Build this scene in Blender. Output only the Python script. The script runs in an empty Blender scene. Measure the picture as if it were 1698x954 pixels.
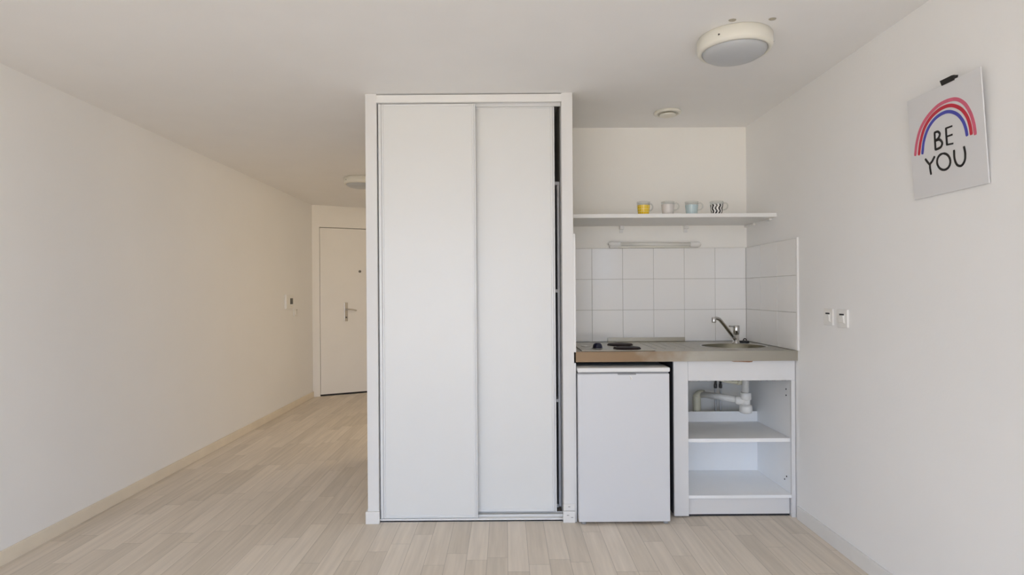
import bpy, bmesh, math, random
from mathutils import Vector, Matrix
random.seed(4)
S = bpy.context.scene
C = S.collection
PI = math.pi

# ------------------------------------------------------------------ camera
cam_d = bpy.data.cameras.new('camera')
cam = bpy.data.objects.new('camera', cam_d); C.objects.link(cam)
cam_d.sensor_fit = 'HORIZONTAL'; cam_d.sensor_width = 36.0
cam_d.lens = 983.0 / 1698.0 * 36.0
cam_d.shift_x = (849 - 838.79) / 1698.0
cam_d.shift_y = (486.12 - 477) / 1698.0
cam_d.clip_start = 0.05
cam.matrix_world = Matrix.Translation((0, 0, 1.2559)) @ Matrix.Rotation(PI/2, 4, 'X') @ Matrix.Rotation(-0.0069, 4, 'Z')
S.camera = cam

# ------------------------------------------------------------------ light and exposure
S.view_settings.view_transform = 'Standard'
S.view_settings.look = 'None'
S.view_settings.gamma = 1.0
S.view_settings.use_curve_mapping = False
S.view_settings.exposure = -0.80
S.cycles.max_bounces = 14
S.cycles.diffuse_bounces = 10
S.cycles.glossy_bounces = 6
S.cycles.transparent_max_bounces = 12

SKY_TOP = (0.66, 0.92, 1.36)
SKY_LOW = (0.72, 0.935, 1.31)
GROUND = (1.09, 0.945, 0.755)
SKY_POWER = 9.2
GROUND_POWER = 0.82
w = bpy.data.worlds.new('daylight'); S.world = w; w.use_nodes = True
nt = w.node_tree; nt.nodes.clear()
wo = nt.nodes.new('ShaderNodeOutputWorld'); bg = nt.nodes.new('ShaderNodeBackground')
tc = nt.nodes.new('ShaderNodeTexCoord'); sp = nt.nodes.new('ShaderNodeSeparateXYZ')
mr = nt.nodes.new('ShaderNodeMapRange'); mr.inputs[1].default_value = -1; mr.inputs[2].default_value = 1
rp = nt.nodes.new('ShaderNodeValToRGB')
e = rp.color_ramp.elements
e[0].position = 0.0; e[0].color = tuple(c*GROUND_POWER for c in GROUND) + (1,)
e[1].position = 0.485; e[1].color = tuple(c*GROUND_POWER for c in GROUND) + (1,)
a = e.new(0.515); a.color = SKY_LOW + (1,)
a = e.new(1.0); a.color = SKY_TOP + (1,)
bg.inputs[1].default_value = SKY_POWER
nt.links.new(tc.outputs['Generated'], sp.inputs[0]); nt.links.new(sp.outputs[2], mr.inputs[0])
nt.links.new(mr.outputs[0], rp.inputs[0]); nt.links.new(rp.outputs[0], bg.inputs[0]); nt.links.new(bg.outputs[0], wo.inputs[0])

# window opening in the wall behind the camera (daylight comes in here)
WX0, WX1, WZ0, WZ1, YB = -2.3, 0.35, 0.03, 2.27, -4.2
pl = bpy.data.lights.new('window_portal', 'AREA'); pl.shape = 'RECTANGLE'
pl.size = WX1 - WX0; pl.size_y = WZ1 - WZ0
pl.cycles.is_portal = True
po = bpy.data.objects.new('window_portal', pl); C.objects.link(po)
po.matrix_world = Matrix.Translation(((WX0+WX1)/2, YB - 0.02, (WZ0+WZ1)/2)) @ Matrix.Rotation(PI/2, 4, 'X')

# added second window, unseen in the right wall, side light for the left wall
VY0, VY1 = -3.3, -1.1
pl2 = bpy.data.lights.new('added_side_window_portal', 'AREA'); pl2.shape = 'RECTANGLE'
pl2.size = VY1 - VY0; pl2.size_y = WZ1 - WZ0; pl2.cycles.is_portal = True
po2 = bpy.data.objects.new('added_side_window_portal', pl2); C.objects.link(po2)
po2.matrix_world = Matrix.Translation((1.6045 + .03, (VY0+VY1)/2, (WZ0+WZ1)/2)) @ Matrix.Rotation(PI/2, 4, 'Z') @ Matrix.Rotation(PI/2, 4, 'X')

# added third window, unseen in the left wall, brightens the right side
UY0, UY1 = -2.4, -1.45
pl3 = bpy.data.lights.new('added_left_window_portal', 'AREA'); pl3.shape = 'RECTANGLE'
pl3.size = UY1 - UY0; pl3.size_y = WZ1 - WZ0; pl3.cycles.is_portal = True
po3 = bpy.data.objects.new('added_left_window_portal', pl3); C.objects.link(po3)
po3.matrix_world = Matrix.Translation((-2.3619 - .03, (UY0+UY1)/2, (WZ0+WZ1)/2)) @ Matrix.Rotation(-PI/2, 4, 'Z') @ Matrix.Rotation(PI/2, 4, 'X')

# added warm lamp, unseen behind the wardrobe, to brighten the hallway
HALL_FILL_W, HALL_FILL_COL = 30.0, (1.0, .82, .59)
HY0, HY1, HDZ = 4.75, 6.80, 2.12  # unseen opening in the hall wall, added to let that lamp through
lb = bpy.data.lights.new('added_hall_fill', 'POINT'); lb.energy = HALL_FILL_W; lb.color = HALL_FILL_COL; lb.shadow_soft_size = .12
lo = bpy.data.objects.new('added_hall_fill', lb); C.objects.link(lo); lo.location = (.30, 5.6, 1.95)

# ------------------------------------------------------------------ constants of the room
H = 2.35
XR, XL = 1.6045, -2.3619
YW = 3.2435           # front of the partition ends
YK = 3.944            # back wall of the kitchen
DA = Vector((-2.3619, 7.2354, 0)); DD = Vector((0.89403, 0.44801, 0)); DN = Vector((0.44801, -0.89403, 0))

# ------------------------------------------------------------------ materials
def newmat(name):
    m = bpy.data.materials.new(name); m.use_nodes = True
    n = m.node_tree
    return m, n, n.nodes['Principled BSDF']
def N(n, t, **k):
    o = n.nodes.new(t)
    for a_, v in k.items(): setattr(o, a_, v)
    return o
def plain(name, col, rough=0.5, metal=0.0, bump=0.0, scale=200, var=0.0, vscale=4.0, spec=0.5):
    m, n, b = newmat(name)
    b.inputs['Base Color'].default_value = (*col, 1); b.inputs['Roughness'].default_value = rough
    b.inputs['Metallic'].default_value = metal; b.inputs['Specular IOR Level'].default_value = spec
    t = N(n, 'ShaderNodeTexCoord')
    if var > 0:
        ns = N(n, 'ShaderNodeTexNoise'); ns.inputs['Scale'].default_value = vscale; ns.inputs['Detail'].default_value = 4
        r = N(n, 'ShaderNodeMapRange'); r.inputs[1].default_value = .3; r.inputs[2].default_value = .7
        r.inputs[3].default_value = 1-var; r.inputs[4].default_value = 1+var
        mx = N(n, 'ShaderNodeVectorMath', operation='SCALE'); mx.inputs[0].default_value = col
        n.links.new(t.outputs['Object'], ns.inputs['Vector']); n.links.new(ns.outputs['Fac'], r.inputs[0])
        n.links.new(r.outputs[0], mx.inputs['Scale']); n.links.new(mx.outputs[0], b.inputs['Base Color'])
    if bump > 0:
        nb = N(n, 'ShaderNodeTexNoise'); nb.inputs['Scale'].default_value = scale; nb.inputs['Detail'].default_value = 2
        bp = N(n, 'ShaderNodeBump'); bp.inputs['Strength'].default_value = bump; bp.inputs['Distance'].default_value = .002
        n.links.new(t.outputs['Object'], nb.inputs['Vector']); n.links.new(nb.outputs['Fac'], bp.inputs['Height'])
        n.links.new(bp.outputs[0], b.inputs['Normal'])
    return m

M = {}
M['wall'] = plain('wall_paint', (.875, .872, .864), .75, bump=.15, scale=120, var=.012, vscale=1.5)
M['kitchen_wall'] = plain('kitchen_wall_brightened', (.92, .905, .865), .75, bump=.15, scale=120, var=.012, vscale=1.5)  # wall paint lightened to brighten the niche wall
M['ceil'] = plain('ceiling_paint', (.87, .864, .855), .8, bump=.1, scale=150, var=.01)
M['shade_lining'] = plain('niche_shade_beige', (.36, .32, .23), .6, var=.03)  # unseen niche side toned dark to deepen the shade beside it
M['post'] = plain('post_paint', (.765, .76, .75), .6, bump=.1, scale=120, var=.01)
M['trimpaint'] = plain('trim_paint', (.82, .815, .80), .45, var=.01)
M['skirt_pine'] = plain('pale_skirting', (.80, .725, .60), .5, var=.04, vscale=6)
M['skirt_white'] = plain('white_skirting', (.80, .79, .77), .5, var=.02, vscale=8)
M['doorwhite'] = plain('wardrobe_white', (.765, .77, .76), .32, var=.008)
M['stile'] = plain('white_lacquered_stile', (.77, .775, .775), .3)
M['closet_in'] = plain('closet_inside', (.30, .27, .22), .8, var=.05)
M['cab'] = plain('cabinet_white', (.74, .74, .745), .38, var=.012)
M['cabin'] = plain('cabinet_inner', (.91, .92, .93), .45, var=.015)
M['fridge'] = plain('fridge_enamel', (.70, .71, .735), .28, bump=.05, scale=400)
M['fridge_lid'] = plain('fridge_lid', (.80, .80, .79), .35)
M['seal'] = plain('door_seal', (.32, .32, .33), .6)
M['black'] = plain('black_plastic', (.015, .015, .018), .4)
M['dark'] = plain('dark_gap', (.03, .03, .035), .9)  # near-black, also paints shade into gaps
M['chrome'] = plain('chrome', (.66, .65, .63), .12, 1.0)
M['satin'] = plain('satin_steel', (.50, .48, .45), .3, 1.0)
M['hotplate'] = plain('hotplate_iron', (.022, .014, .014), .6, var=.25, vscale=40, spec=.2)
M['knob'] = plain('dark_blue_knob', (.005, .006, .022), .22)
M['pvc'] = plain('white_pvc', (.80, .80, .78), .35)
M['pvc_old'] = plain('yellowed_pvc', (.66, .64, .50), .4)
M['braid'] = plain('braided_hose', (.55, .55, .56), .35, .7, bump=.6, scale=500)
M['nutdark'] = plain('dark_nut', (.12, .115, .11), .35, .8)
M['plastic'] = plain('white_plastic', (.84, .83, .80), .35)
M['plastic_warm'] = plain('cream_plastic', (.80, .78, .70), .35)
M['diffuser'] = plain('frosted_diffuser', (.50, .52, .54), .35)
M['tubeglass'] = plain('tube_glass', (.80, .79, .74), .2)
M['grout'] = plain('grout', (.50, .48, .44), .85)
M['tile'] = plain('white_tile', (.87, .86, .84), .14, var=.012, vscale=3)
M['poster'] = plain('poster_board', (.72, .72, .73), .6)
M['ink_black'] = plain('ink_black', (.012, .010, .010), .6)
M['ink_pink'] = plain('ink_pink', (.66, .13, .21), .6, var=.08, vscale=30)
M['ink_red'] = plain('ink_red', (.55, .025, .05), .6, var=.08, vscale=30)
M['ink_blue'] = plain('ink_blue', (.07, .075, .42), .6, var=.08, vscale=30)
M['chip'] = plain('bare_chipboard', (.33, .17, .10), .9, var=.3, vscale=200)
M['plaster'] = plain('plaster_patch', (.40, .37, .30), .9, var=.2, vscale=90)
M['screen'] = plain('dark_screen', (.03, .03, .025), .15)
M['coaster'] = plain('dark_coaster', (.05, .045, .04), .5)
M['doorpaint'] = plain('entry_door_paint', (.92, .90, .86), .5, var=.01)
M['frame_white'] = plain('window_frame_white', (.8, .8, .8), .4)
M['scuff'] = plain('scuff_mark', (.25, .24, .24), .8)

def floor_mat():
    m, n, b = newmat('pale_laminate')
    L = n.links.new
    t = N(n, 'ShaderNodeTexCoord'); s = N(n, 'ShaderNodeSeparateXYZ'); L(t.outputs['Object'], s.inputs[0])
    def mth(op, a_, b_=None):
        o = N(n, 'ShaderNodeMath', operation=op)
        for i, v in enumerate((a_, b_)):
            if v is None: continue
            if isinstance(v, (int, float)): o.inputs[i].default_value = v
            else: L(v, o.inputs[i])
        return o.outputs[0]
    PW, PL = 0.0975, 0.62
    xr = mth('DIVIDE', mth('ADD', s.outputs[0], 10.042), PW)
    row = mth('FLOOR', xr); fx = mth('FRACT', xr)
    wn = N(n, 'ShaderNodeTexWhiteNoise', noise_dimensions='1D'); L(row, wn.inputs['W'])
    yr = mth('ADD', mth('DIVIDE', s.outputs[1], PL), mth('MULTIPLY', wn.outputs['Value'], 7.0))
    colm = mth('FLOOR', yr); fy = mth('FRACT', yr)
    cv = N(n, 'ShaderNodeCombineXYZ'); L(row, cv.inputs[0]); L(colm, cv.inputs[1])
    w2 = N(n, 'ShaderNodeTexWhiteNoise', noise_dimensions='2D'); L(cv.outputs[0], w2.inputs['Vector'])
    ramp = N(n, 'ShaderNodeValToRGB'); L(w2.outputs['Value'], ramp.inputs[0])
    el = ramp.color_ramp.elements
    el[0].color = (.655, .588, .502, 1); el[1].color = (.765, .692, .602, 1)
    k = el.new(.5); k.color = (.715, .642, .552, 1)
    # grain along the plank
    mp = N(n, 'ShaderNodeMapping'); mp.inputs['Scale'].default_value = (46, 2.4, 1)
    ad = N(n, 'ShaderNodeVectorMath', operation='ADD'); L(t.outputs['Object'], mp.inputs[0])
    sc = N(n, 'ShaderNodeVectorMath', operation='SCALE'); L(w2.outputs['Color'], sc.inputs[0]); sc.inputs['Scale'].default_value = 30
    L(mp.outputs[0], ad.inputs[0]); L(sc.outputs[0], ad.inputs[1])
    g = N(n, 'ShaderNodeTexNoise'); g.inputs['Scale'].default_value = 1; g.inputs['Detail'].default_value = 6; L(ad.outputs[0], g.inputs['Vector'])
    gr = N(n, 'ShaderNodeMapRange'); gr.inputs[1].default_value = .25; gr.inputs[2].default_value = .75
    gr.inputs[3].default_value = .89; gr.inputs[4].default_value = 1.09; L(g.outputs['Fac'], gr.inputs[0])
    # seams
    ex = mth('MINIMUM', fx, mth('SUBTRACT', 1.0, fx)); ey = mth('MINIMUM', fy, mth('SUBTRACT', 1.0, fy))
    sx = mth('LESS_THAN', ex, .011); sy = mth('LESS_THAN', ey, .0018)
    seam = mth('MAXIMUM', sx, sy)
    dk = mth('SUBTRACT', 1.0, mth('MULTIPLY', seam, .32))
    v = N(n, 'ShaderNodeVectorMath', operation='SCALE'); L(ramp.outputs[0], v.inputs[0]); L(mth('MULTIPLY', gr.outputs[0], dk), v.inputs['Scale'])
    L(v.outputs[0], b.inputs['Base Color'])
    b.inputs['Roughness'].default_value = .55
    b.inputs['Specular IOR Level'].default_value = .15
    bp = N(n, 'ShaderNodeBump'); bp.inputs['Strength'].default_value = .25; bp.inputs['Distance'].default_value = .001
    L(mth('SUBTRACT', g.outputs['Fac'], seam), bp.inputs['Height']); L(bp.outputs[0], b.inputs['Normal'])
    return m
M['floor'] = floor_mat()

def steel_mat(name, rust):
    m, n, b = newmat(name); L = n.links.new
    t = N(n, 'ShaderNodeTexCoord')
    mp = N(n, 'ShaderNodeMapping'); mp.inputs['Scale'].default_value = (3, 3, 60); L(t.outputs['Object'], mp.inputs[0])
    ns = N(n, 'ShaderNodeTexNoise'); ns.inputs['Scale'].default_value = 4; ns.inputs['Detail'].default_value = 5; L(mp.outputs[0], ns.inputs['Vector'])
    r = N(n, 'ShaderNodeMapRange'); r.inputs[3].default_value = .24; r.inputs[4].default_value = .42; L(ns.outputs['Fac'], r.inputs[0])
    L(r.outputs[0], b.inputs['Roughness'])
    b.inputs['Metallic'].default_value = .9
    b.inputs['Base Color'].default_value = (.45, .425, .365, 1)
    if rust:
        # rust-brown stain on the left half of the front lip
        s = N(n, 'ShaderNodeSeparateXYZ'); L(t.outputs['Object'], s.inputs[0])
        n2 = N(n, 'ShaderNodeTexNoise'); n2.inputs['Scale'].default_value = 9; n2.inputs['Detail'].default_value = 4; L(t.outputs['Object'], n2.inputs['Vector'])
        a1 = N(n, 'ShaderNodeMath', operation='MULTIPLY_ADD'); L(n2.outputs['Fac'], a1.inputs[0]); a1.inputs[1].default_value = .5; L(s.outputs[0], a1.inputs[2])
        mx_ = N(n, 'ShaderNodeMapRange'); mx_.inputs[1].default_value = .60; mx_.inputs[2].default_value = .92; mx_.inputs[3].default_value = .85; mx_.inputs[4].default_value = 0; L(a1.outputs[0], mx_.inputs[0])
        fz = N(n, 'ShaderNodeMath', operation='LESS_THAN'); L(s.outputs[1], fz.inputs[0]); fz.inputs[1].default_value = .004
        f = N(n, 'ShaderNodeMath', operation='MULTIPLY'); L(mx_.outputs[0], f.inputs[0]); L(fz.outputs[0], f.inputs[1])
        mix = N(n, 'ShaderNodeMix', data_type='RGBA'); L(f.outputs[0], mix.inputs['Factor'])
        mix.inputs[6].default_value = (.45, .425, .365, 1); mix.inputs[7].default_value = (.20, .105, .032, 1)
        L(mix.outputs[2], b.inputs['Base Color'])
        sub = N(n, 'ShaderNodeMath', operation='MULTIPLY_ADD'); L(f.outputs[0], sub.inputs[0]); sub.inputs[1].default_value = -.6; sub.inputs[2].default_value = .9
        L(sub.outputs[0], b.inputs['Metallic'])
    return m
M['steel'] = steel_mat('brushed_steel', False)
M['bowl'] = plain('bowl_steel', (.24, .225, .17), .36, .85)
M['steel_rust'] = steel_mat('brushed_steel_worn', True)

def mug_mat(name, kind):
    m, n, b = newmat(name); L = n.links.new
    out = n.nodes['Material Output']
    t = N(n, 'ShaderNodeTexCoord'); s = N(n, 'ShaderNodeSeparateXYZ'); L(t.outputs['Object'], s.inputs[0])
    def mth(op, a_, b_=None, c_=None):
        o = N(n, 'ShaderNodeMath', operation=op)
        for i, v in enumerate((a_, b_, c_)):
            if v is None: continue
            if isinstance(v, (int, float)): o.inputs[i].default_value = v
            else: L(v, o.inputs[i])
        return o.outputs[0]
    ang = mth('ARCTAN2', s.outputs[1], s.outputs[0]); z = s.outputs[2]
    if kind == 'yellow':
        p = mth('MULTIPLY', mth('GREATER_THAN', mth('FRACT', mth('MULTIPLY_ADD', ang, 16/(2*PI), .5)), .16), mth('GREATER_THAN', mth('FRACT', mth('MULTIPLY', z, 62)), .13))
        colA, colB, top = (.80, .52, .0), (.85, .74, .30), .056
    elif kind == 'white':
        p = mth('GREATER_THAN', mth('FRACT', mth('MULTIPLY', ang, 22/(2*PI))), .35)
        colA, colB, top = (.72, .68, .66), (.62, .60, .56), .060
    elif kind == 'blue':
        p = mth('GREATER_THAN', mth('FRACT', mth('MULTIPLY', ang, 20/(2*PI))), .3)
        colA, colB, top = (.42, .56, .60), (.66, .72, .72), .056
    else:
        zig = mth('ABSOLUTE', mth('SUBTRACT', mth('FRACT', mth('MULTIPLY', z, 30)), .5))
        p = mth('GREATER_THAN', mth('FRACT', mth('ADD', mth('MULTIPLY', ang, 11/(2*PI)), mth('MULTIPLY', zig, .9))), .5)
        colA, colB, top = (.012, .012, .014), (.80, .79, .77), .058
    mix = N(n, 'ShaderNodeMix', data_type='RGBA'); L(p, mix.inputs['Factor'])
    mix.inputs[6].default_value = (*colB, 1); mix.inputs[7].default_value = (*colA, 1)
    L(mix.outputs[2], b.inputs['Base Color']); b.inputs['Roughness'].default_value = .12
    tr = N(n, 'ShaderNodeBsdfTransparent'); tr.inputs[0].default_value = (.93, .94, .94, 1)
    gl = N(n, 'ShaderNodeBsdfGlossy'); gl.inputs['Roughness'].default_value = .05
    lw = N(n, 'ShaderNodeLayerWeight'); lw.inputs[0].default_value = .35; fr = N(n, 'ShaderNodeMath', operation='MULTIPLY'); fr.inputs[1].default_value = .45; L(lw.outputs['Facing'], fr.inputs[0])
    g = N(n, 'ShaderNodeMixShader'); L(fr.outputs[0], g.inputs[0]); L(tr.outputs[0], g.inputs[1]); L(gl.outputs[0], g.inputs[2])
    ms = N(n, 'ShaderNodeMixShader'); L(mth('LESS_THAN', z, top), ms.inputs[0]); L(g.outputs[0], ms.inputs[1]); L(b.outputs[0], ms.inputs[2])
    L(ms.outputs[0], out.inputs['Surface'])
    return m
for k in ('yellow', 'white', 'blue', 'zigzag'): M['mug_'+k] = mug_mat('mug_'+k, k)
def glass_mat():
    m, n, b = newmat('clear_glass'); L = n.links.new
    tr = N(n, 'ShaderNodeBsdfTransparent'); tr.inputs[0].default_value = (.90, .91, .91, 1)
    gl = N(n, 'ShaderNodeBsdfGlossy'); gl.inputs['Roughness'].default_value = .05
    lw = N(n, 'ShaderNodeLayerWeight'); lw.inputs[0].default_value = .35; fr = N(n, 'ShaderNodeMath', operation='MULTIPLY'); fr.inputs[1].default_value = .45; L(lw.outputs['Facing'], fr.inputs[0])
    g = N(n, 'ShaderNodeMixShader'); L(fr.outputs[0], g.inputs[0]); L(tr.outputs[0], g.inputs[1]); L(gl.outputs[0], g.inputs[2])
    L(g.outputs[0], n.nodes['Material Output'].inputs['Surface'])
    return m
M['glass'] = glass_mat()

# ------------------------------------------------------------------ mesh helpers (world coordinates)
def box(bm, x0, x1, y0, y1, z0, z1, bev=0.0, mi=0, mat=None):
    r = bmesh.ops.create_cube(bm, size=1.0)
    vs = r['verts']
    for v in vs:
        v.co = Vector(((x0+x1)/2 + v.co.x*(x1-x0), (y0+y1)/2 + v.co.y*(y1-y0), (z0+z1)/2 + v.co.z*(z1-z0)))
    fs = set(f for v in vs for f in v.link_faces)
    for f in fs: f.material_index = mi
    if bev > 0:
        es = list(set(e_ for v in vs for e_ in v.link_edges))
        r2 = bmesh.ops.bevel(bm, geom=es, offset=bev, segments=2, profile=.6, affect='EDGES')
        for f in r2['faces']: f.material_index = mi
        vs = list(set(v for f in r2['faces'] for v in f.verts) | set(v for v in vs if v.is_valid))
    if mat is not None:
        for v in vs: v.co = mat @ v.co
    return vs
def lathe(bm, prof, cen, axis='Z', seg=48, mi=0, sx=1.0, sy=1.0, mat=None, cap=True):
    """prof: list of (radius, height)"""
    rings = []
    for r, h in prof:
        ring = []
        for i in range(seg):
            a_ = 2*PI*i/seg
            p = Vector((r*math.cos(a_)*sx, r*math.sin(a_)*sy, h))
            if axis == 'Y': p = Vector((p.x, p.z, p.y))
            if axis == 'X': p = Vector((p.z, p.x, p.y))
            p = p + Vector(cen)
            if mat is not None: p = mat @ p
            ring.append(bm.verts.new(p))
        rings.append(ring)
    for k in range(len(rings)-1):
        for i in range(seg):
            j = (i+1) % seg
            f = bm.faces.new((rings[k][i], rings[k][j], rings[k+1][j], rings[k+1][i])); f.material_index = mi; f.smooth = True
    if cap:
        for ring in (rings[0], rings[-1]):
            f = bm.faces.new(ring); f.material_index = mi
def tube(bm, pts, r, seg=14, mi=0, closed=False):
    """r: number or list"""
    P = [Vector(p) for p in pts]; n = len(P)
    R = r if isinstance(r, (list, tuple)) else [r]*n
    up = None; rings = []
    for i in range(n):
        if closed: t = (P[(i+1) % n] - P[i-1]).normalized()
        else: t = (P[min(i+1, n-1)] - P[max(i-1, 0)]).normalized()
        if up is None: up = t.orthogonal().normalized()
        up = (up - t*up.dot(t)).normalized(); sd = t.cross(up)
        rings.append([bm.verts.new(P[i] + (up*math.cos(2*PI*k/seg) + sd*math.sin(2*PI*k/seg))*R[i]) for k in range(seg)])
    m_ = n if closed else n-1
    for i in range(m_):
        A_, B_ = rings[i], rings[(i+1) % n]
        for k in range(seg):
            j = (k+1) % seg
            f = bm.faces.new((A_[k], A_[j], B_[j], B_[k])); f.smooth = True; f.material_index = mi
    if not closed:
        bm.faces.new(rings[0][::-1]).material_index = mi; bm.faces.new(rings[-1]).material_index = mi
def spline(pts, k=8):
    P = [Vector(p) for p in pts]; out = []
    for i in range(len(P)-1):
        p0, p1, p2, p3 = P[max(i-1, 0)], P[i], P[i+1], P[min(i+2, len(P)-1)]
        for j in range(k):
            t = j/k
            out.append(.5*((2*p1) + (p2-p0)*t + (2*p0-5*p1+4*p2-p3)*t*t + (3*p1-p0-3*p2+p3)*t**3))
    out.append(P[-1]); return out
def wpos(o):
    v = Vector((0, 0, 0))
    while o is not None: v += o.location; o = o.parent
    return v
def mk(name, bm, mats, parent=None, loc=(0, 0, 0)):
    bmesh.ops.recalc_face_normals(bm, faces=bm.faces[:])
    me = bpy.data.meshes.new(name)
    off = wpos(parent) if parent else Vector(loc)
    for v in bm.verts: v.co -= off
    bm.to_mesh(me); bm.free()
    for x in (mats if isinstance(mats, (list, tuple)) else [mats]): me.materials.append(x)
    o = bpy.data.objects.new(name, me); C.objects.link(o)
    if parent: o.parent = parent
    else: o.location = loc
    return o
def thing(name, label, cat, loc, group=None):
    o = bpy.data.objects.new(name, None); C.objects.link(o); o.location = loc; o.empty_display_size = .05
    o['label'] = label; o['category'] = cat
    if group: o['group'] = group
    return o
def tag(o, label, cat, group=None):
    o['label'] = label; o['category'] = cat
    if group: o['group'] = group
    return o
def struct(name, bm, mats, label, cat, parent=None):
    o = mk(name, bm, mats, parent)
    o['kind'] = 'structure'
    if parent is None: o['label'] = label; o['category'] = cat
    return o
def B(): return bmesh.new()
def bx(*a_, **k):
    bm = B(); box(bm, *a_, **k); return bm

# ------------------------------------------------------------------ the shell
struct('floor', bx(XL-.3, XR+.2, YB-.2, 8.4, -.1, 0), M['floor'], 'pale beige laminate plank floor of the room and hallway', 'floor')
struct('ceiling', bx(XL-.3, XR+.2, YB-.2, 8.4, H, H+.15), M['ceil'], 'plain off-white ceiling over the room', 'ceiling')
bm = B(); box(bm, XL-.15, XL, YB-.2, UY0, 0, H); box(bm, XL-.15, XL, UY1, 8.3, 0, H)
box(bm, XL-.15, XL, UY0, UY1, 0, WZ0); box(bm, XL-.15, XL, UY0, UY1, WZ1, H)
struct('wall_left', bm, M['wall'], 'long bare off-white wall along the left of the room', 'wall')
bm = B(); box(bm, XR, XR+.15, YB-.2, VY0, 0, H); box(bm, XR, XR+.15, VY1, YK+.15, 0, H)
box(bm, XR, XR+.15, VY0, VY1, 0, WZ0); box(bm, XR, XR+.15, VY0, VY1, WZ1, H)
struct('wall_right', bm, M['wall'], 'off-white wall on the right carrying the rainbow picture', 'wall')
struct('wall_kitchen', bx(.371, XR, YK, YK+.15, 0, H), M['kitchen_wall'], 'off-white wall at the back of the kitchenette', 'wall')
bm = B()      # wall behind the camera with the window opening
box(bm, XL, WX0, YB-.15, YB, 0, H); box(bm, WX1, XR, YB-.15, YB, 0, H)
box(bm, WX0, WX1, YB-.15, YB, 0, WZ0); box(bm, WX0, WX1, YB-.15, YB, WZ1, H)
struct('wall_back', bm, M['wall'], 'off-white wall with a wide window opposite the wardrobe', 'wall')
bm = B()
for x in (WX0, (WX0+WX1)/2-.03, WX1-.06): box(bm, x, x+.06, YB-.11, YB-.05, WZ0, WZ1, .004)
for z in (WZ0, WZ1-.06): box(bm, WX0+.06, WX1-.06, YB-.108, YB-.052, z, z+.06, .004)
struct('window_1', bm, M['frame_white'], 'white framed two-leaf window opposite the wardrobe', 'window')

bm = B()
for y in (VY0, (VY0+VY1)/2-.03, VY1-.06): box(bm, XR+.05, XR+.11, y, y+.06, WZ0, WZ1, .004)
for z in (WZ0, WZ1-.06): box(bm, XR+.052, XR+.108, VY0+.06, VY1-.06, z, z+.06, .004)
struct('added_window_2', bm, M['frame_white'], 'added white framed window in the right wall behind the viewpoint', 'window')

bm = B()
for y in (UY0, UY1-.06): box(bm, XL-.11, XL-.05, y, y+.06, WZ0, WZ1, .004)
for z in (WZ0, WZ1-.06): box(bm, XL-.108, XL-.052, UY0+.06, UY1-.06, z, z+.06, .004)
struct('added_window_3', bm, M['frame_white'], 'added white framed window in the left wall behind the viewpoint', 'window')

# partition ends either side of the wardrobe, running back
bm = B(); box(bm, -.7625, -.7025, YW, HY0, 0, H); box(bm, -.7625, -.7025, HY1, 8.3, 0, H); box(bm, -.7625, -.7025, HY0, HY1, HDZ, H)
struct('wall_hall', bm, M['post'], 'narrow white wall end left of the wardrobe, running down the hallway', 'wall')
bm = B(); box(bm, .3105, .3705, YW, YK+.15, 0, H)
struct('wall_niche', bm, M['post'], 'narrow white wall end between wardrobe and kitchenette', 'wall')
bm = B(); box(bm, -.7025, .85, YK+.15, YK+.25, 0, H); box(bm, .85, .95, YK+.15, 7.5, 0, H); box(bm, -.7025, .85, 7.4, 7.5, 0, H)
struct('wall_bathroom', bm, M['wall'], 'white walls of the unseen bathroom behind the wardrobe, with an added lamp', 'wall')
struct('wall_closet', bx(-.7025, .3105, YK, YK+.15, 0, H), M['closet_in'], 'dark back of the wardrobe recess', 'wall')
# angled entry wall with the door opening
DM = Matrix(((DD.x, -DN.x, 0, DA.x), (DD.y, -DN.y, 0, DA.y), (0, 0, 1, 0), (0, 0, 0, 1)))   # local: x along wall, y into wall, z up
D0, D1, DZ = .088, 1.075, 2.083
bm = B()
box(bm, -.1, D0, 0, .12, 0, H, mat=DM); box(bm, D1, 1.795, 0, .12, 0, H, mat=DM); box(bm, D0, D1, 0, .12, DZ, H, mat=DM)
struct('wall_entry', bm, M['doorpaint'], 'angled cream wall around the entry door at hallway end', 'wall')

# skirting
def skirt(bm, x0, x1, y0, y1, h): box(bm, x0, x1, y0, y1, 0, h, .003)
struct('baseboard_left', bx(XL, XL+.012, YB, 7.235, 0, .070, bev=.003), M['skirt_pine'], 'pale cream skirting along the left wall', 'baseboard')
struct('baseboard_right', bx(XR-.012, XR, YB, 3.262, 0, .072, bev=.003), M['skirt_white'], 'white skirting along the right wall', 'baseboard')
bm = B(); box(bm, -.773, -.697, YW-.014, YW, 0, .067, .003); box(bm, -.773, -.7625, YW, HY0-.03, 0, .067, .003)
struct('baseboard_hall', bm, M['skirt_white'], 'white skirting block at the foot of the left wall end', 'baseboard')
bm = B(); box(bm, .3045, .3705, YW-.014, YW, 0, .062, .003); box(bm, .3085, .3695, YW-.006, YW, .064, .100, .002)
for (x, z) in ((.330, .042), (.353, .030), (.338, .085)): box(bm, x-.006, x+.006, YW-.0148 if z < .06 else YW-.0068, YW-.012 if z < .06 else YW-.004, z-.0015, z+.0015, mi=1)
struct('baseboard_niche', bm, [M['skirt_white'], M['scuff']], 'scuffed white skirting block at the foot of the right wall end', 'baseboard')

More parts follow.
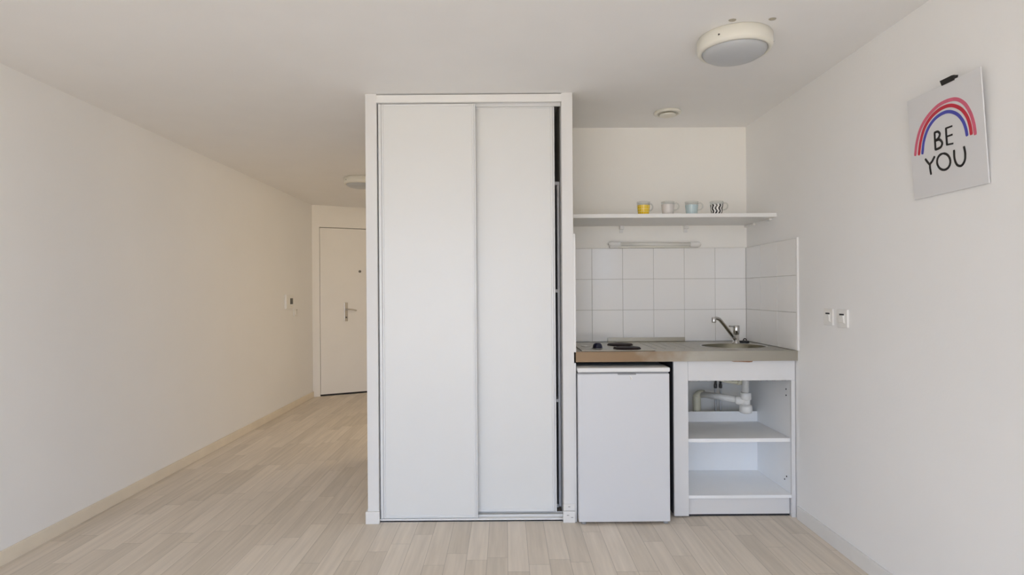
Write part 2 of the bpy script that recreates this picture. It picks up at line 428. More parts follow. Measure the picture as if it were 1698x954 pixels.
# tiles: one mesh per wall, each tile raised on a grout bed
TP = .2045
def tiles(bm, u0, u1, us, z0, z1, zs, place):
    ue = [u0] + [u for u in us if u0+.004 < u < u1-.004] + [u1]
    ze = [z0] + [z for z in zs if z0+.004 < z < z1-.004] + [z1]
    for i in range(len(ue)-1):
        for j in range(len(ze)-1):
            place(bm, ue[i]+.0012, ue[i+1]-.0012, ze[j]+.0012, ze[j+1]-.0012)
TZ0, TZ1 = .9285, 1.547
zs = [TZ1 - TP*k for k in (2, 1)]
bm = B(); box(bm, .3825, XR-.010, YK-.007, YK, TZ0, TZ1, mi=1)
tiles(bm, .3825, XR-.010, [.572 + TP*k for k in range(6)], TZ0, TZ1, zs,
      lambda b_, a0, a1, c0, c1: box(b_, a0, a1, YK-.010, YK-.006, c0, c1, .001))
struct('trim_1', bm, [M['tile'], M['grout']], 'white square tiles on the wall behind the worktop', 'wall tiles')
bm = B(); box(bm, XR-.007, XR, 3.252, YK, TZ0, TZ1, mi=1)
tiles(bm, 3.258, YK-.010, [3.714 - TP*1.12 + .0, 3.714], TZ0, TZ1, zs,
      lambda b_, a0, a1, c0, c1: box(b_, XR-.010, XR-.006, a0, a1, c0, c1, .001))
box(bm, XR-.011, XR, 3.244, 3.2565, TZ0, TZ1+.004, .002, mi=2)
struct('trim_2', bm, [M['tile'], M['grout'], M['trimpaint']], 'white square tiles on the right wall beside the sink', 'wall tiles')
bm = B(); box(bm, .3705, .3775, 3.258, YK, TZ0, TZ1, mi=1)
tiles(bm, 3.258, YK-.010, [3.714 - TP, 3.714], TZ0, TZ1, zs,
      lambda b_, a0, a1, c0, c1: box(b_, .3765, .3805, a0, a1, c0, c1, .001))
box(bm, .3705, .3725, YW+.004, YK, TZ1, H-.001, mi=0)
box(bm, .3705, .3825, YW, 3.2565, TZ0, TZ1+.03, .002, mi=2)
box(bm, .3705, .3815, YW+.002, YK, 0.0, TZ0-.06, .002, mi=2)
struct('trim_3', bm, [M['shade_lining'], M['grout'], M['trimpaint']], 'beige lining toned to shade the niche, and white edge strip on the niche side of the wall end', 'wall tiles')
# header above the wardrobe doors
struct('trim_4', bx(-.7025, .3105, YW-.002, YW+.02, 2.303, H-.006, bev=.002), M['trimpaint'], 'white header board above the wardrobe doors', 'trim')

# entry door
d1 = bpy.data.objects.new('door_1', None); C.objects.link(d1); d1.location = DM @ Vector((.58, 0, 0))
d1['kind'] = 'structure'; d1['label'] = 'cream flush entry door at the end of the hallway'; d1['category'] = 'door'
bm = B(); box(bm, D0+.006, D1-.006, .010, .05, .021, DZ-.007, .002, mat=DM)
mk('door_leaf', bm, M['doorpaint'], d1)
bm = B(); box(bm, D0, D1, .055, .11, 0.001, DZ, mat=DM); mk('rebate', bm, M['dark'], d1)  # near-black filler, paints shade into the gaps around the leaf
bm = B(); box(bm, D0+.004, D1-.004, .0115, .05, .0006, .0205, mat=DM); mk('bottom_gap_shade', bm, M['black'], d1)  # black strip painting the shaded gap under the door
bm = B(); box(bm, .385, .427, .004, .012, .916, 1.15, .004, mat=DM); hp = mk('handle_plate', bm, M['satin'], d1)
bm = B(); lathe(bm, [(.009, -.012), (.009, .006)], (.406, -.002, .965), 'Y', 20, mat=DM); mk('lock_cylinder', bm, M['nutdark'], hp)
bm = B(); tube(bm, [DM @ Vector(p) for p in spline([(.405, .006, 1.063), (.405, -.038, 1.063), (.425, -.048, 1.065), (.47, -.048, 1.062), (.525, -.046, 1.050)], 6)], .0085)
mk('lever', bm, M['satin'], hp)
bm = B(); lathe(bm, [(.016, -.003), (.016, .011)], (.581, .003, 1.541), 'Y', 24, mat=DM); mk('peephole', bm, M['nutdark'], d1)

# ------------------------------------------------------------------ wardrobe with sliding doors
wr = thing('sliding_wardrobe', 'built-in wardrobe with two tall white sliding doors between the wall ends', 'wardrobe', (-.2, 3.29, 0))
def sdoor(x0, x1, y0, y1, z0, z1, lst, rst):
    bm = B(); box(bm, x0+lst-.002, x1-rst+.002, y0+.005, y1-.004, z0+.012, z1-.012)
    d = mk('door', bm, M['doorwhite'], wr)
    for a0, a1 in ((x0, x0+lst), (x1-rst, x1)):
        bm = B(); m_ = (a0+a1)/2
        if a1-a0 > .022:
            box(bm, a0, a1-.011, y0-.002, y1, z0, z1, .0025); box(bm, a1-.009, a1, y0, y1, z0, z1, .002)
            box(bm, a1-.013, a1-.007, y0+.006, y1-.002, z0+.002, z1-.002)
        else:
            box(bm, a0, a1-.009, y0, y1, z0, z1, .002); box(bm, a1-.007, a1, y0-.001, y1, z0, z1, .002)
            box(bm, a1-.011, a1-.005, y0+.005, y1-.002, z0+.002, z1-.002)
        mk('stile', bm, M['stile'], d)
    bm = B(); box(bm, x0+lst, x1-rst, y0+.001, y1-.002, z0, z0+.016, .002); mk('bottom_rail', bm, M['stile'], d)
    bm = B(); box(bm, x0+lst, x1-rst, y0+.001, y1-.002, z1-.012, z1, .002); mk('top_rail', bm, M['stile'], d)
sdoor(-.6965, -.1615, 3.262, 3.285, .018, 2.301, .027, .019)
sdoor(-.215, .2765, 3.304, 3.327, .036, 2.299, .019, .022)
bm = B(); box(bm, -.7015, .3095, 3.256, 3.336, .0005, .008); box(bm, -.7015, .3095, 3.256, 3.260, .0005, .018, .001)
box(bm, -.7015, .3095, 3.288, 3.300, .0005, .026, .002); box(bm, -.7015, .3095, 3.331, 3.336, .0005, .026, .001)
mk('bottom_track', bm, M['stile'], wr)
bm = B(); box(bm, -.7015, .3095, 3.266, 3.340, 2.310, 2.345); box(bm, -.7015, .3095, 3.287, 3.301, 2.292, 2.312); mk('top_track', bm, M['stile'], wr)
bm = B(); box(bm, .2965, .3090, 3.395, 3.93, .03, 1.872, .001); mk('side_panel', bm, M['cab'], wr)
for z in (1.872, 1.256, .630):
    bm = B()
    if z > 1.8: box(bm, -.25, .3090, 3.385, 3.93, z, z+.018, .001)
    else: box(bm, -.25, .2965, 3.388, 3.93, z, z+.018, .001)
    mk('shelf', bm, M['cab'], wr)
bm = B(); box(bm, -.25, -.237, 3.395, 3.93, .03, 1.872, .001); mk('side_panel', bm, M['cab'], wr)
bm = B(); box(bm, -.237, .2965, 3.41, 3.93, .02, .038, .001); mk('base_board', bm, M['cab'], wr)

# ------------------------------------------------------------------ kitchenette
CZ0, CZ1, CX0, CX1, CY0, CY1 = .872, .927, .3825, XR-.0005, 3.262, YK-.011
ku = thing('kitchen_worktop', 'stainless steel worktop with oval sink and rust-stained front edge', 'worktop', (CX0, CY0, CZ0))
SCX, SCY, SRX, SRY = 1.365, 3.565, .186, .170
bm = B(); SEG = 64
def boundary(a_, x0, x1, y0, y1):
    dx, dy = math.cos(a_), math.sin(a_); t = 1e9
    if dx > 1e-9: t = min(t, (x1-SCX)/dx)
    if dx < -1e-9: t = min(t, (x0-SCX)/dx)
    if dy > 1e-9: t = min(t, (y1-SCY)/dy)
    if dy < -1e-9: t = min(t, (y0-SCY)/dy)
    return SCX+dx*t, SCY+dy*t
X0 = 1.14
angs = [2*PI*i/SEG for i in range(SEG)] + [math.atan2(y-SCY, x-SCX) % (2*PI) for x in (X0, CX1) for y in (CY0, CY1)]
angs = sorted(set(round(x, 6) for x in angs)); n_ = len(angs)
def loopv(z): return ([bm.verts.new((SCX+SRX*math.cos(t), SCY+SRY*math.sin(t), z)) for t in angs],
                      [bm.verts.new((*boundary(t, X0, CX1, CY0, CY1), z)) for t in angs])
it, ot = loopv(CZ1); ib, ob = loopv(CZ0)
for i in range(n_):
    j = (i+1) % n_
    bm.faces.new((it[i], ot[i], ot[j], it[j])); bm.faces.new((ib[i], ib[j], ob[j], ob[i]))
    bm.faces.new((it[i], it[j], ib[j], ib[i]))
    if abs((ot[i].co.x+ot[j].co.x)/2 - X0) > 1e-4: bm.faces.new((ot[i], ob[i], ob[j], ot[j]))
r_ = [bm.verts.new(p) for p in ((CX0, CY0, CZ0), (X0, CY0, CZ0), (X0, CY1, CZ0), (CX0, CY1, CZ0), (CX0, CY0, CZ1), (X0, CY0, CZ1), (X0, CY1, CZ1), (CX0, CY1, CZ1))]
for q in ((0, 1, 2, 3), (4, 5, 6, 7), (0, 1, 5, 4), (2, 3, 7, 6), (0, 3, 7, 4)): bm.faces.new([r_[k] for k in q])
box(bm, CX0, CX1, CY0-.003, CY0, CZ1-.004, CZ1+.002, .001)                 # rolled front lip
mk('worktop_slab', bm, M['steel_rust'], ku)
bm = B()
prof = [(1.0, .0004), (.997, -.0015), (.985, -.006), (.96, -.05), (.92, -.10), (.82, -.13), (.5, -.137), (.16, -.139)]
lathe(bm, [(r, h) for r, h in prof], (SCX, SCY, CZ1), seg=64, sx=SRX, sy=SRY, cap=False)
sb = mk('sink_bowl', bm, M['bowl'], ku)
bm = B(); lathe(bm, [(.034, -.142), (.034, -.134), (.020, -.134), (.018, -.140)], (SCX, SCY, CZ1), seg=32); mk('drain', bm, M['chrome'], sb)
bm = B(); lathe(bm, [(1.045, .0008), (1.04, .0032), (1.01, .0036), (1.0, .0010)], (SCX, SCY, CZ1), seg=64, sx=SRX, sy=SRY, cap=False); mk('sink_rim', bm, M['chrome'], ku)
bm = B(); box(bm, .672, 1.184, CY1-.012, CY1, CZ1+.0005, CZ1+.028, .003); mk('upstand', bm, M['steel'], ku)
bm = B()     # low draining grooves between hob and sink
for k in range(5): box(bm, .86+.055*k, .868+.055*k, 3.42, 3.84, CZ1-.001, CZ1+.002, .001)
mk('drainer_ridges', bm, M['steel'], ku)

bm = B(); box(bm, .3845, .9245, 3.29, 3.90, .8685, .8715); mk('gap_shade_board', bm, M['dark'], ku)  # dark board added so the gap above the fridge stays in shade

hb = thing('electric_hob', 'electric hob with two black hotplates set in the steel worktop', 'hob', (.69, 3.5, CZ1))
bm = B(); box(bm, .42, .83, 3.30, 3.74, CZ1+.0008, CZ1+.006, .002); mk('hob_plate', bm, M['steel'], hb)
for (x, y, r) in ((.694, 3.615, .074), (.690, 3.385, .074)):
    bm = B(); lathe(bm, [(r+.004, .0062), (r+.003, .010), (r, .012), (r-.002, .0155), (r-.012, .0165), (.02, .0165), (.018, .0155)], (x, y, CZ1), seg=56)
    mk('hotplate', bm, M['hotplate'], hb)
bm = B(); lathe(bm, [(.031, .0062), (.030, .009), (.0275, .010), (.0272, .018), (.0245, .0275), (.0185, .0345), (.010, .0380), (.003, .0388)], (.527, 3.42, CZ1), seg=40)
kb = mk('knob', bm, M['knob'], hb)
bm = B(); lathe(bm, [(.036, .0062), (.036, .0075), (.030, .0080)], (.527, 3.42, CZ1), seg=40); mk('dial_ring', bm, M['chrome'], kb)
bm = B(); lathe(bm, [(.030, .0062), (.030, .0078), (.024, .0085)], (.478, 3.56, CZ1), seg=40); mk('dial_ring', bm, M['chrome'], hb)

# tap
tp = thing('kitchen_tap', 'chrome mixer tap with long slanted spout behind the sink', 'tap', (1.457, 3.755, CZ1))
bm = B(); lathe(bm, [(.026, .0008), (.025, .006), (.019, .012), (.0175, .060)], (1.457, 3.755, CZ1), seg=32); mk('base', bm, M['chrome'], tp)
bm = B(); lathe(bm, [(.0185, .0605), (.0185, .064), (.0205, .068), (.0205, .108), (.017, .114)], (1.457, 3.755, CZ1), seg=32); tb = mk('cartridge_head', bm, M['chrome'], tp)
bm = B(); tube(bm, spline([(1.446, 3.745, CZ1+.107), (1.430, 3.735, CZ1+.109), (1.400, 3.715, CZ1+.111)], 6), [.0045]*13); mk('lever', bm, M['chrome'], tb)
sp_pts = spline([(1.446, 3.745, .955), (1.415, 3.712, .981), (1.355, 3.655, 1.037), (1.310, 3.62, 1.079), (1.292, 3.608, 1.090), (1.272, 3.60, 1.094), (1.261, 3.597, 1.090)], 6)
bm = B(); tube(bm, sp_pts, [.0115 - .002*i/(len(sp_pts)-1) for i in range(len(sp_pts))]); so = mk('spout', bm, M['chrome'], tp)
bm = B(); lathe(bm, [(.0125, .064), (.0135, .068), (.0135, .092), (.0105, .096)], (1.2605, 3.5965, 1.004), seg=24); mk('aerator', bm, M['chrome'], so)
pg = thing('sink_plug', 'black rubber sink plug lying right of the tap base', 'sink plug', (1.520, 3.775, CZ1))
bm = B(); lathe(bm, [(.030, .0008), (.031, .006), (.027, .014), (.012, .016)], (1.515, 3.775, CZ1), seg=32); pb = mk('stopper', bm, M['black'], pg)
bm = B(); tube(bm, [(1.520+.010*math.cos(t*PI/10), 3.775, CZ1+.014+.014*math.sin(t*PI/10)) for t in range(11)], .0035); mk('pull_ring', bm, M['black'], pg)

# base cabinet, open fronted
cb = thing('sink_cabinet', 'white open-fronted sink cabinet with one shelf beside the fridge', 'cabinet', (1.26, 3.5, 0))
KX0, KX1, KY = .926, 1.5915, 3.285
def cpart(name, m_, *a_, **k): return mk(name, bx(*a_, **k), m_, cb)
cpart('front_post', M['cab'], KX0, 1.0065, KY, KY+.018, .012, .8705, bev=.002)
fr = B(); box(fr, 1.0070, KX1+.008, KY+.0005, KY+.0185, .7615, .8705, .0015)
rl = mk('front_rail', fr, M['cab'], cb)
for k in range(12):
    bm = B(); x = 1.02 + k*.046 + random.uniform(-.012, .012); ww = random.uniform(.006, .022)
    box(bm, x, x+ww, KY+.001, KY+.016, .7590, .7615)
    mk('chipped_edge', bm, M['scuff'], rl)
bm = B(); bb = [(1.240, .8702), (1.262, .8655), (1.30, .8648), (1.345, .8622), (1.362, .8640), (1.367, .8704)]
f0 = [bm.verts.new((x, KY-.0006, z)) for x, z in bb]; f1 = [bm.verts.new((x, KY+.006, z)) for x, z in bb]
bm.faces.new(f0); bm.faces.new(f1[::-1])
for i in range(len(bb)):
    j = (i+1) % len(bb); bm.faces.new((f0[i], f0[j], f1[j], f1[i]))
ch = mk('chipped_patch', bm, M['chip'], rl); ch['label'] = 'bare brown chipped patch'
cpart('side_panel', M['cabin'], KX0+.002, KX0+.018, KY+.0185, 3.90, .02, .8705, bev=.001)
cpart('side_panel', M['cabin'], KX1-.006, KX1+.008, KY+.019, 3.90, .0, .8705, bev=.001)
cpart('front_stile', M['cab'], 1.5785, KX1+.008, KY+.0005, KY+.0185, .0, .7612, bev=.0015)
cpart('bottom_board', M['cabin'], KX0+.018, KX1-.007, KY+.006, 3.785, .1065, .1235, bev=.001)
cpart('gap_shade_lining', M['dark'], KX0-.001, KX0+.0015, KY+.020, 3.90, .02, .8705)  # dark sheet painting the shade between fridge and cabinet
kp = cpart('kick_board', M['cab'], KX0+.082, 1.578, 3.312, 3.328, .012, .106, bev=.001)
bm = B(); box(bm, KX0+.082, 1.578, 3.316, 3.330, .0005, .012); mk('kick_gap_strip', bm, M['dark'], kp)  # near-black strip filling the gap under the kick board
cpart('shelf', M['cabin'], KX0+.019, KX1-.0075, 3.312, 3.744, .413, .434, bev=.0015)
cpart('back_panel', M['cabin'], KX0+.0185, KX1-.0065, 3.75, 3.758, .124, .497, bev=.001)
for (y, z) in ((3.36, .70), (3.36, .665), (3.36, .205), (3.385, .182)):
    bm = B(); lathe(bm, [(.004, -.002), (.004, .0005)], (KX1-.0065, y, z), 'X', 12)
    mk('peg_hole', bm, M['dark'], cb)

# waste pipe under the sink
dp = thing('waste_pipe', 'white plastic bottle trap and waste pipe hanging under the sink', 'waste pipe', (1.445, 3.58, .70))
TX, TY = 1.444, 3.58
bm = B(); lathe(bm, [(.020, .64), (.020, .80), (.036, .802), (.036, .806)], (TX, TY, -.02), seg=28); mk('tailpiece', bm, M['pvc'], dp)
bm = B(); lathe(bm, [(.026, .600), (.032, .604), (.032, .642), (.026, .646)], (TX, TY, 0), seg=12); mk('nut', bm, M['pvc'], dp)
bm = B(); lathe(bm, [(.026, .568), (.026, .602)], (TX, TY, 0), seg=28); mk('trap_body', bm, M['pvc'], dp)
bm = B(); lathe(bm, [(.024, .520), (.034, .524), (.037, .532), (.037, .560), (.032, .572)], (TX, TY, 0), seg=14); mk('trap_cup', bm, M['pvc'], dp)
bm = B(); tube(bm, [(TX, TY, .592), (1.400, 3.605, .596), (1.395, 3.608, .596)], [.026, .026, .024], 20); mk('side_nut', bm, M['pvc'], dp)
bm = B(); tube(bm, [(1.405, 3.603, .597), (1.33, 3.68, .602), (1.250, 3.80, .598)], .0195, 20); mk('waste_arm', bm, M['pvc'], dp)
bm = B(); tube(bm, spline([(1.268, 3.795, .601), (1.240, 3.812, .597), (1.226, 3.815, .580), (1.224, 3.815, .555), (1.224, 3.815, .30)], 6), [.0245]*25, 20)
el = mk('elbow', bm, M['pvc_old'], dp); el['label'] = 'yellowed elbow'
bm = B(); tube(bm, spline([(1.444, 3.60, .706), (1.40, 3.61, .703), (1.33, 3.63, .712), (1.20, 3.69, .745)], 6), .0115, 14)
lathe(bm, [(.0185, -.012), (.0185, .012)], (1.415, 3.606, .704), 'X', 16)
ov = mk('overflow_hose', bm, M['pvc_old'], dp); ov['label'] = 'yellowed overflow hose'
for (x, lab, dx) in ((1.357, 'left of the two thin braided supply hoses behind the waste pipe', -.004), (1.390, 'right of the two thin braided supply hoses, nearer the bottle trap', .002)):
    hs = thing('supply_hose', lab, 'hose', (x, 3.85, .25), 'supply hoses under the sink')
    bm = B(); tube(bm, spline([(x, 3.85, .25), (x, 3.85, .50), (x+dx*.3, 3.85, .64), (x+dx, 3.84, .76), (x+dx*4, 3.81, .866)], 8), .0062, 12); mk('hose', bm, M['braid'], hs)
    bm = B(); lathe(bm, [(.008, .628), (.011, .632), (.011, .652), (.0085, .656), (.0085, .70)], (x, 3.849, 0), seg=6); mk('hose_nut', bm, M['nutdark'], hs)

# fridge
fg = thing('mini_fridge', 'white undercounter fridge left of the sink cabinet', 'fridge', (.632, 3.45, 0))
bm = B(); box(bm, .3885, .8785, 3.245, 3.73, .022, .812, .004); mk('cabinet_body', bm, M['fridge'], fg)
bm = B(); box(bm, .3855, .8795, 3.196, 3.242, .016, .8155, .006); dr = mk('door', bm, M['fridge'], fg)
bm = B(); box(bm, .60, .70, 3.1955, 3.225, .8085, .8165, .003); mk('grip_recess', bm, M['seal'], dr)
bm = B(); tube(bm, spline([(.664, 3.1950, .803), (.671, 3.1935, .797), (.674, 3.1935, .789), (.668, 3.1950, .786)], 5), .0035, 8); mk('latch_tab', bm, M['plastic'], dr)
bm = B(); box(bm, .3895, .8775, 3.212, 3.250, .8125, .8285); mk('door_seal', bm, M['seal'], fg)
bm = B(); box(bm, .3855, .8835, 3.198, 3.735, .8240, .8475, .006); mk('top_lid', bm, M['fridge_lid'], fg)
bm = B(); box(bm, .386, .9235, 3.745, 3.76, .03, .868, .002); mk('gap_shade_back', bm, M['black'], fg)  # black panel added behind the fridge to darken the gaps
for x in (.415, .860):
    for y in (3.222, 3.68):
        bm = B(); lathe(bm, [(.013, .0003), (.014, .004), (.012, .018), (.012, .023)], (x, y, 0), seg=18); mk('foot', bm, M['seal'], fg)

# ------------------------------------------------------------------ shelf with mugs
sh = thing('wall_shelf', 'white wall shelf over the tiles holding four mugs', 'shelf', (1.0, 3.72, 1.695))
bm = B(); box(bm, .3715, XR-.0015, 3.50, YK-.0005, 1.6955, 1.7185, .0015); mk('shelf_board', bm, M['trimpaint'], sh)
for x in (.770, 1.197):
    bm = B(); box(bm, x-.014, x+.014, 3.905, YK-.0005, 1.672, 1.6952, .003); box(bm, x-.012, x+.012, YK-.006, YK-.0005, 1.650, 1.674, .002); mk('bracket', bm, M['trimpaint'], sh)
bm = B(); box(bm, XR-.020, XR-.0005, 3.56, 3.62, 1.682, 1.6952, .003); mk('side_cleat', bm, M['trimpaint'], sh)
bm = B(); box(bm, XR-.018, XR-.0005, 3.80, YK-.001, 1.680, 1.6952, .003); mk('side_cleat', bm, M['trimpaint'], sh)
MZ = 1.7188
def mug(x, y, kind, label, rot):
    t = thing('mug', label, 'mug', (x, y, MZ), 'mugs on the wall shelf')
    bm = B()
    lathe(bm, [(.012, .0005), (.031, .0005), (.0325, .003), (.0355, .030), (.0395, .073), (.0405, .0765), (.0385, .0775), (.0372, .073), (.0335, .030), (.0305, .006), (.012, .005)], (x, y, MZ), seg=40)
    mk('cup', bm, M['mug_'+kind], t)
    c, s_ = math.cos(rot), math.sin(rot)
    hp_ = spline([(.0375, 0, .066), (.052, 0, .068), (.063, 0, .058), (.063, 0, .042), (.053, 0, .030), (.0350, 0, .026)], 6)
    bm = B(); tube(bm, [(x+p.x*c, y+p.x*s_, MZ+p.z) for p in hp_], .0042, 10); mk('handle', bm, M['glass'], t)
mug(.829, 3.556, 'yellow', 'glass mug with yellow lattice print, first from the wardrobe', .35)
mug(.975, 3.556, 'white', 'glass mug with pale grey print, between the yellow and blue ones', -.1)
mug(1.118, 3.556, 'blue', 'glass mug with pale blue vertical bands on the shelf', -.1)
mug(1.268, 3.556, 'zigzag', 'glass mug with black and white zigzag print', -.1)
bm = B(); lathe(bm, [(.040, .0004), (.043, .002), (.043, .006), (.039, .0075)], (.748, 3.60, MZ), seg=36)
tag(mk('coaster', bm, M['coaster'], None, (.748, 3.60, MZ)), 'small flat dark coaster left of the yellow mug', 'coaster')

# tube light
tl = thing('tube_light', 'slim white tube light on the wall under the shelf', 'light', (.984, YK, 1.567))
bm = B(); box(bm, .690, 1.278, YK-.022, YK-.0005, 1.5485, 1.562, .003); mk('base_rail', bm, M['plastic_warm'], tl)
bm = B(); tube(bm, [(.750, YK-.030, 1.574), (1.228, YK-.030, 1.569)], .0125, 18); mk('tube', bm, M['tubeglass'], tl)
for a0, a1, z in ((.681, .754, 1.574), (1.222, 1.285, 1.569)):
    bm = B(); tube(bm, [(a0, YK-.024, z-.002), (a0+.006, YK-.028, z-.001), (a0+.016 if a0 < 1 else a0+.002, YK-.030, z), (a1-.016 if a0 > 1 else a1-.002, YK-.030, z), (a1-.006 if a0 > 1 else a1-.001, YK-.028, z-.001), (a1, YK-.024, z-.002)],
                   [.010, .0155, .018, .018, .0155 if a0 > 1 else .018, .010 if a0 > 1 else .0175], 20)
    box(bm, a0+.008, a1-.008, YK-.026, YK-.0005, 1.5486, z, .002)
    mk('end_cap', bm, M['plastic'], tl)

# ------------------------------------------------------------------ ceiling fittings
def dome_lamp(x, y, label):
    t = thing('ceiling_lamp', label, 'ceiling lamp', (x, y, H), 'round ceiling lamps')
    bm = B(); lathe(bm, [(.150, -.0005), (.150, -.005), (.1545, -.008), (.1545, -.050), (.148, -.062), (.136, -.064), (.1335, -.060), (.1335, -.03)], (x, y, H), seg=72)
    hs = mk('housing', bm, M['plastic_warm'], t)
    bm = B(); lathe(bm, [(.1325, -.050), (.1325, -.062), (.124, -.074), (.105, -.085), (.07, -.093), (.03, -.097), (.004, -.0975)], (x, y, H), seg=64)
    mk('diffuser', bm, M['diffuser'], t)
    for k in range(3):
        a_ = 3.95 + k*2*PI/3
        bm = B(); c_ = Vector((x+.1545*math.cos(a_), y+.1545*math.sin(a_), H-.034)); box(bm, c_.x-.003, c_.x+.003, c_.y-.003, c_.y+.003, c_.z-.003, c_.z+.003, .001)
        mk('screw', bm, M['nutdark'], hs)
    bm = B(); lathe(bm, [(.147, -.0003), (.147, -.007)], (x, y, H), seg=60); mk('gasket', bm, M['seal'], t)
dome_lamp(.992, 2.555, 'round white ceiling lamp with grey diffuser in front of the kitchenette')
dome_lamp(-1.365, 5.60, 'round white ceiling lamp in the hallway, half hidden by the wardrobe')
for (x, y, lab) in ((.920, 2.388, 'small rough plaster plug on the ceiling at the lamp rim nearer the wardrobe'), (1.078, 2.380, 'small rough plaster plug on the ceiling at the lamp rim nearer the right wall')):
    bm = B(); lathe(bm, [(.012, -.0003), (.010, -.003), (.004, -.005)], (x, y, H), seg=12, sx=1.3)
    tag(mk('ceiling_plug', bm, M['plaster'], None, (x, y, H)), lab, 'ceiling plug', 'plaster plugs by the lamp')
vt = thing('air_vent', 'small round extractor vent on the ceiling above the shelf', 'vent', (.990, 3.60, H))
bm = B(); lathe(bm, [(.078, -.0004), (.081, -.004), (.080, -.012), (.070, -.016), (.058, -.013), (.056, -.004)], (.990, 3.60, H), seg=56); mk('rim', bm, M['plastic_warm'], vt)
bm = B(); lathe(bm, [(.0545, -.0006), (.0545, -.003)], (.990, 3.60, H), seg=48); mk('duct_mouth', bm, M['black'], vt)
bm = B(); lathe(bm, [(.010, -.0035), (.012, -.014), (.046, -.016), (.050, -.020), (.047, -.026), (.030, -.031), (.006, -.032)], (.990, 3.60, H), seg=48); mk('valve_disc', bm, M['plastic_warm'], vt)

# ------------------------------------------------------------------ right wall: poster and switches
PB = Vector((1.597, 2.314, 1.6075)); PU = Vector((0, -1, 0))               # bottom left corner, direction to the right
PV = Vector((1.571-1.597, 0, .385)); PVL = PV.length; PV = PV.normalized(); PN = PU.cross(PV).normalized()
if PN.x > 0: PN = -PN
PW_, PH_ = .3575, .3865
PM = Matrix(((PU.x, PV.x, PN.x, PB.x), (PU.y, PV.y, PN.y, PB.y), (PU.z, PV.z, PN.z, PB.z), (0, 0, 0, 1)))
ps = thing('picture', 'white square picture with a rainbow and BE YOU lettering on right wall', 'picture', PM @ Vector((PW_/2, 0, 0)))
bm = B(); box(bm, 0, PW_, 0, PH_, -.0045, .0, .001, mat=PM); mk('board', bm, M['poster'], ps)
def upx(x, y):     # a point of the drawing, as measured, to board coordinates
    px, py = 1480 + x/3.815, 100 + y/3.815
    c_, s_ = math.cos(-.0069), math.sin(-.0069); a_, b_ = px-849, py-477
    u = (c_*a_ + s_*b_ + 10.2136)/983; v = -((-s_*a_ + c_*b_) - 9.1215)/983
    o_ = Vector((0, 0, 1.2559)); d_ = Vector((u, 1, v))
    t = (PB - o_).dot(PN)/d_.dot(PN); q = o_ + d_*t - PB
    return q.dot(PU), q.dot(PV)
def ribbon(bm, pts, wid, h=.0012, seg=6):
    P = [Vector((*p, 0)) for p in pts]; n2 = len(P); L_, R_ = [], []
    for i in range(n2):
        t = (P[min(i+1, n2-1)] - P[max(i-1, 0)]).normalized(); s_ = Vector((-t.y, t.x, 0))*wid/2
        if i == 0: P[0] = P[0] - t*wid*.2
        if i == n2-1: P[-1] = P[-1] + t*wid*.2
        k = .72 if i in (0, n2-1) else 1
        L_.append(P[i]+s_*k); R_.append(P[i]-s_*k)
    up = Vector((0, 0, h)); dn = Vector((0, 0, .0001))
    a_ = [bm.verts.new(PM @ (p+up)) for p in L_]; b_ = [bm.verts.new(PM @ (p+up)) for p in R_]
    c_ = [bm.verts.new(PM @ (p+dn)) for p in L_]; d_ = [bm.verts.new(PM @ (p+dn)) for p in R_]
    for i in range(n2-1):
        bm.faces.new((a_[i], a_[i+1], b_[i+1], b_[i])); bm.faces.new((a_[i], c_[i], c_[i+1], a_[i+1])); bm.faces.new((b_[i], b_[i+1], d_[i+1], d_[i]))
    bm.faces.new((a_[0], b_[0], d_[0], c_[0])); bm.faces.new((a_[-1], c_[-1], d_[-1], b_[-1]))
def stroke(bm, pts, wid, smooth=True, h=.0012):
    q = [upx(*p) for p in pts]
    if smooth and len(q) > 2: q = [(p.x, p.y) for p in spline([(a_, b_, 0) for a_, b_ in q], 7)]
    ribbon(bm, q, wid, h)
arcs = {'ink_pink': [(145, 602), (155, 520), (180, 430), (228, 350), (300, 280), (390, 246), (452, 270), (492, 330), (515, 400), (525, 468)],
        'ink_red': [(168, 598), (180, 510), (205, 425), (250, 355), (310, 305), (372, 286), (430, 305), (470, 352), (491, 410), (500, 468)],
        'ink_blue': [(190, 592), (200, 510), (225, 435), (265, 375), (315, 337), (362, 325), (410, 342), (445, 382), (464, 430), (473, 476)]}
for k, pts in arcs.items():
    bm = B(); stroke(bm, pts, .0125 if k != 'ink_blue' else .0115); mk('rainbow_arc', bm, M[k], ps)
bm = B(); LW = .0084
stroke(bm, [(267, 458), (270, 510), (273, 566)], LW)
stroke(bm, [(267, 459), (287, 452), (300, 466), (292, 492), (271, 510)], LW, h=.0013)
stroke(bm, [(271, 510), (298, 502), (315, 522), (306, 550), (273, 566)], LW, h=.0014)
stroke(bm, [(339, 430), (342, 482), (346, 536)], LW)
stroke(bm, [(339, 431), (377, 417)], LW, h=.0013); stroke(bm, [(342, 484), (378, 471)], LW, h=.0013); stroke(bm, [(346, 535), (383, 527)], LW, h=.0013)
stroke(bm, [(209, 626), (224, 646), (239, 663)], LW); stroke(bm, [(267, 610), (252, 640), (238, 664), (245, 722)], LW, h=.0013)
stroke(bm, [(325 + 42*math.cos(a_*PI/12 - 1.7), 642 + 52*math.sin(a_*PI/12 - 1.7)) for a_ in range(25)], LW, False)
stroke(bm, [(390, 570), (394, 625), (410, 662), (437, 667), (458, 635), (461, 590), (453, 547)], LW)
mk('lettering', bm, M['ink_black'], ps)
cl = thing('binder_clip', 'small black clip on the wall gripping the top of the rainbow picture', 'clip', PM @ Vector((.218, PH_, 0)))
cu = .2165
bm = B(); v0 = []
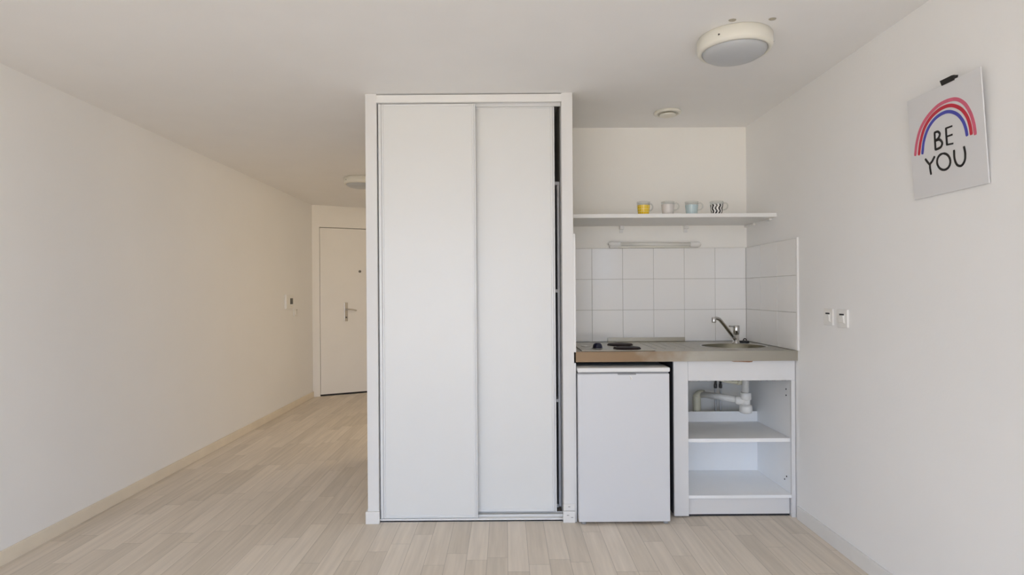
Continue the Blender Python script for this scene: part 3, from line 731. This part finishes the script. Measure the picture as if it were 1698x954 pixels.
for (yy, zz) in ((PH_-.004, .0035), (PH_+.013, .009), (PH_+.013, -.014), (PH_-.004, -.0095)):
    for xx in (cu-.029, cu+.029): v0.append(bm.verts.new(PM @ Vector((xx, yy, zz))))
for q in ((0, 1, 3, 2), (2, 3, 5, 4), (4, 5, 7, 6), (0, 2, 4, 6), (1, 3, 5, 7), (0, 1, 7, 6)): bm.faces.new([v0[k] for k in q])
mk('clip_body', bm, M['ink_black'], cl)
bm = B(); tube(bm, [PM @ Vector(p) for p in spline([(cu-.012, PH_+.012, -.012), (cu-.010, PH_+.020, -.015), (cu+.010, PH_+.020, -.015), (cu+.012, PH_+.012, -.012)], 5)], .0012, 8); mk('wire_arm', bm, M['chrome'], cl)

def switch(y, z, w_, h_, label, tilt):
    t = thing('wall_switch', label, 'switch', (XR, y, z), 'switch plates on the right wall')
    bm = B(); box(bm, XR-.010, XR-.0003, y-w_/2, y+w_/2, z-h_/2, z+h_/2, .003); mk('plate', bm, M['plastic'], t)
    bm = B(); box(bm, XR-.0118, XR-.009, y-w_*.29, y+w_*.29, z-h_*.29, z+h_*.29, .001); mk('surround', bm, M['plastic'], t)
    bm = B(); vs = box(bm, XR-.0165, XR-.010, y-w_*.24, y+w_*.24, z-h_*.24, z+h_*.17, .0015)
    for v in vs: v.co.x -= (v.co.z - z)*tilt
    mk('rocker', bm, M['plastic'], t)
    bm = B(); box(bm, XR-.0128, XR-.0105, y-w_*.24, y+w_*.20, z+h_*.175, z+h_*.26); mk('slot', bm, M['dark'], t)
switch(2.938, 1.126, .082, .082, 'white wall switch plate nearer the tiles', .12)
switch(2.815, 1.124, .086, .086, 'white wall switch plate nearer the rainbow picture', .12)

# left wall: intercom and switch
ic = thing('intercom', 'white wall intercom with small dark screen beside the hallway', 'intercom', (XL, 6.42, 1.176))
bm = B(); box(bm, XL+.0003, XL+.026, 6.315, 6.525, 1.100, 1.254, .005); mk('housing', bm, M['plastic'], ic)
bm = B(); box(bm, XL+.0262, XL+.028, 6.42, 6.50, 1.150, 1.215, .0008); mk('screen', bm, M['screen'], ic)
bm = B(); box(bm, XL+.0262, XL+.0285, 6.44, 6.48, 1.118, 1.132, .001); mk('button', bm, M['plastic_warm'], ic)
t = thing('light_switch', 'small white light switch on the left wall just below the intercom', 'switch', (XL, 6.635, 1.055))
bm = B(); box(bm, XL+.0003, XL+.011, 6.585, 6.685, 1.010, 1.096, .003); mk('plate', bm, M['plastic'], t)
bm = B(); box(bm, XL+.0112, XL+.016, 6.612, 6.660, 1.030, 1.078, .001); mk('rocker', bm, M['plastic'], t)
bm = B(); box(bm, XL+.0112, XL+.0135, 6.661, 6.668, 1.032, 1.088); mk('slot', bm, M['dark'], t)
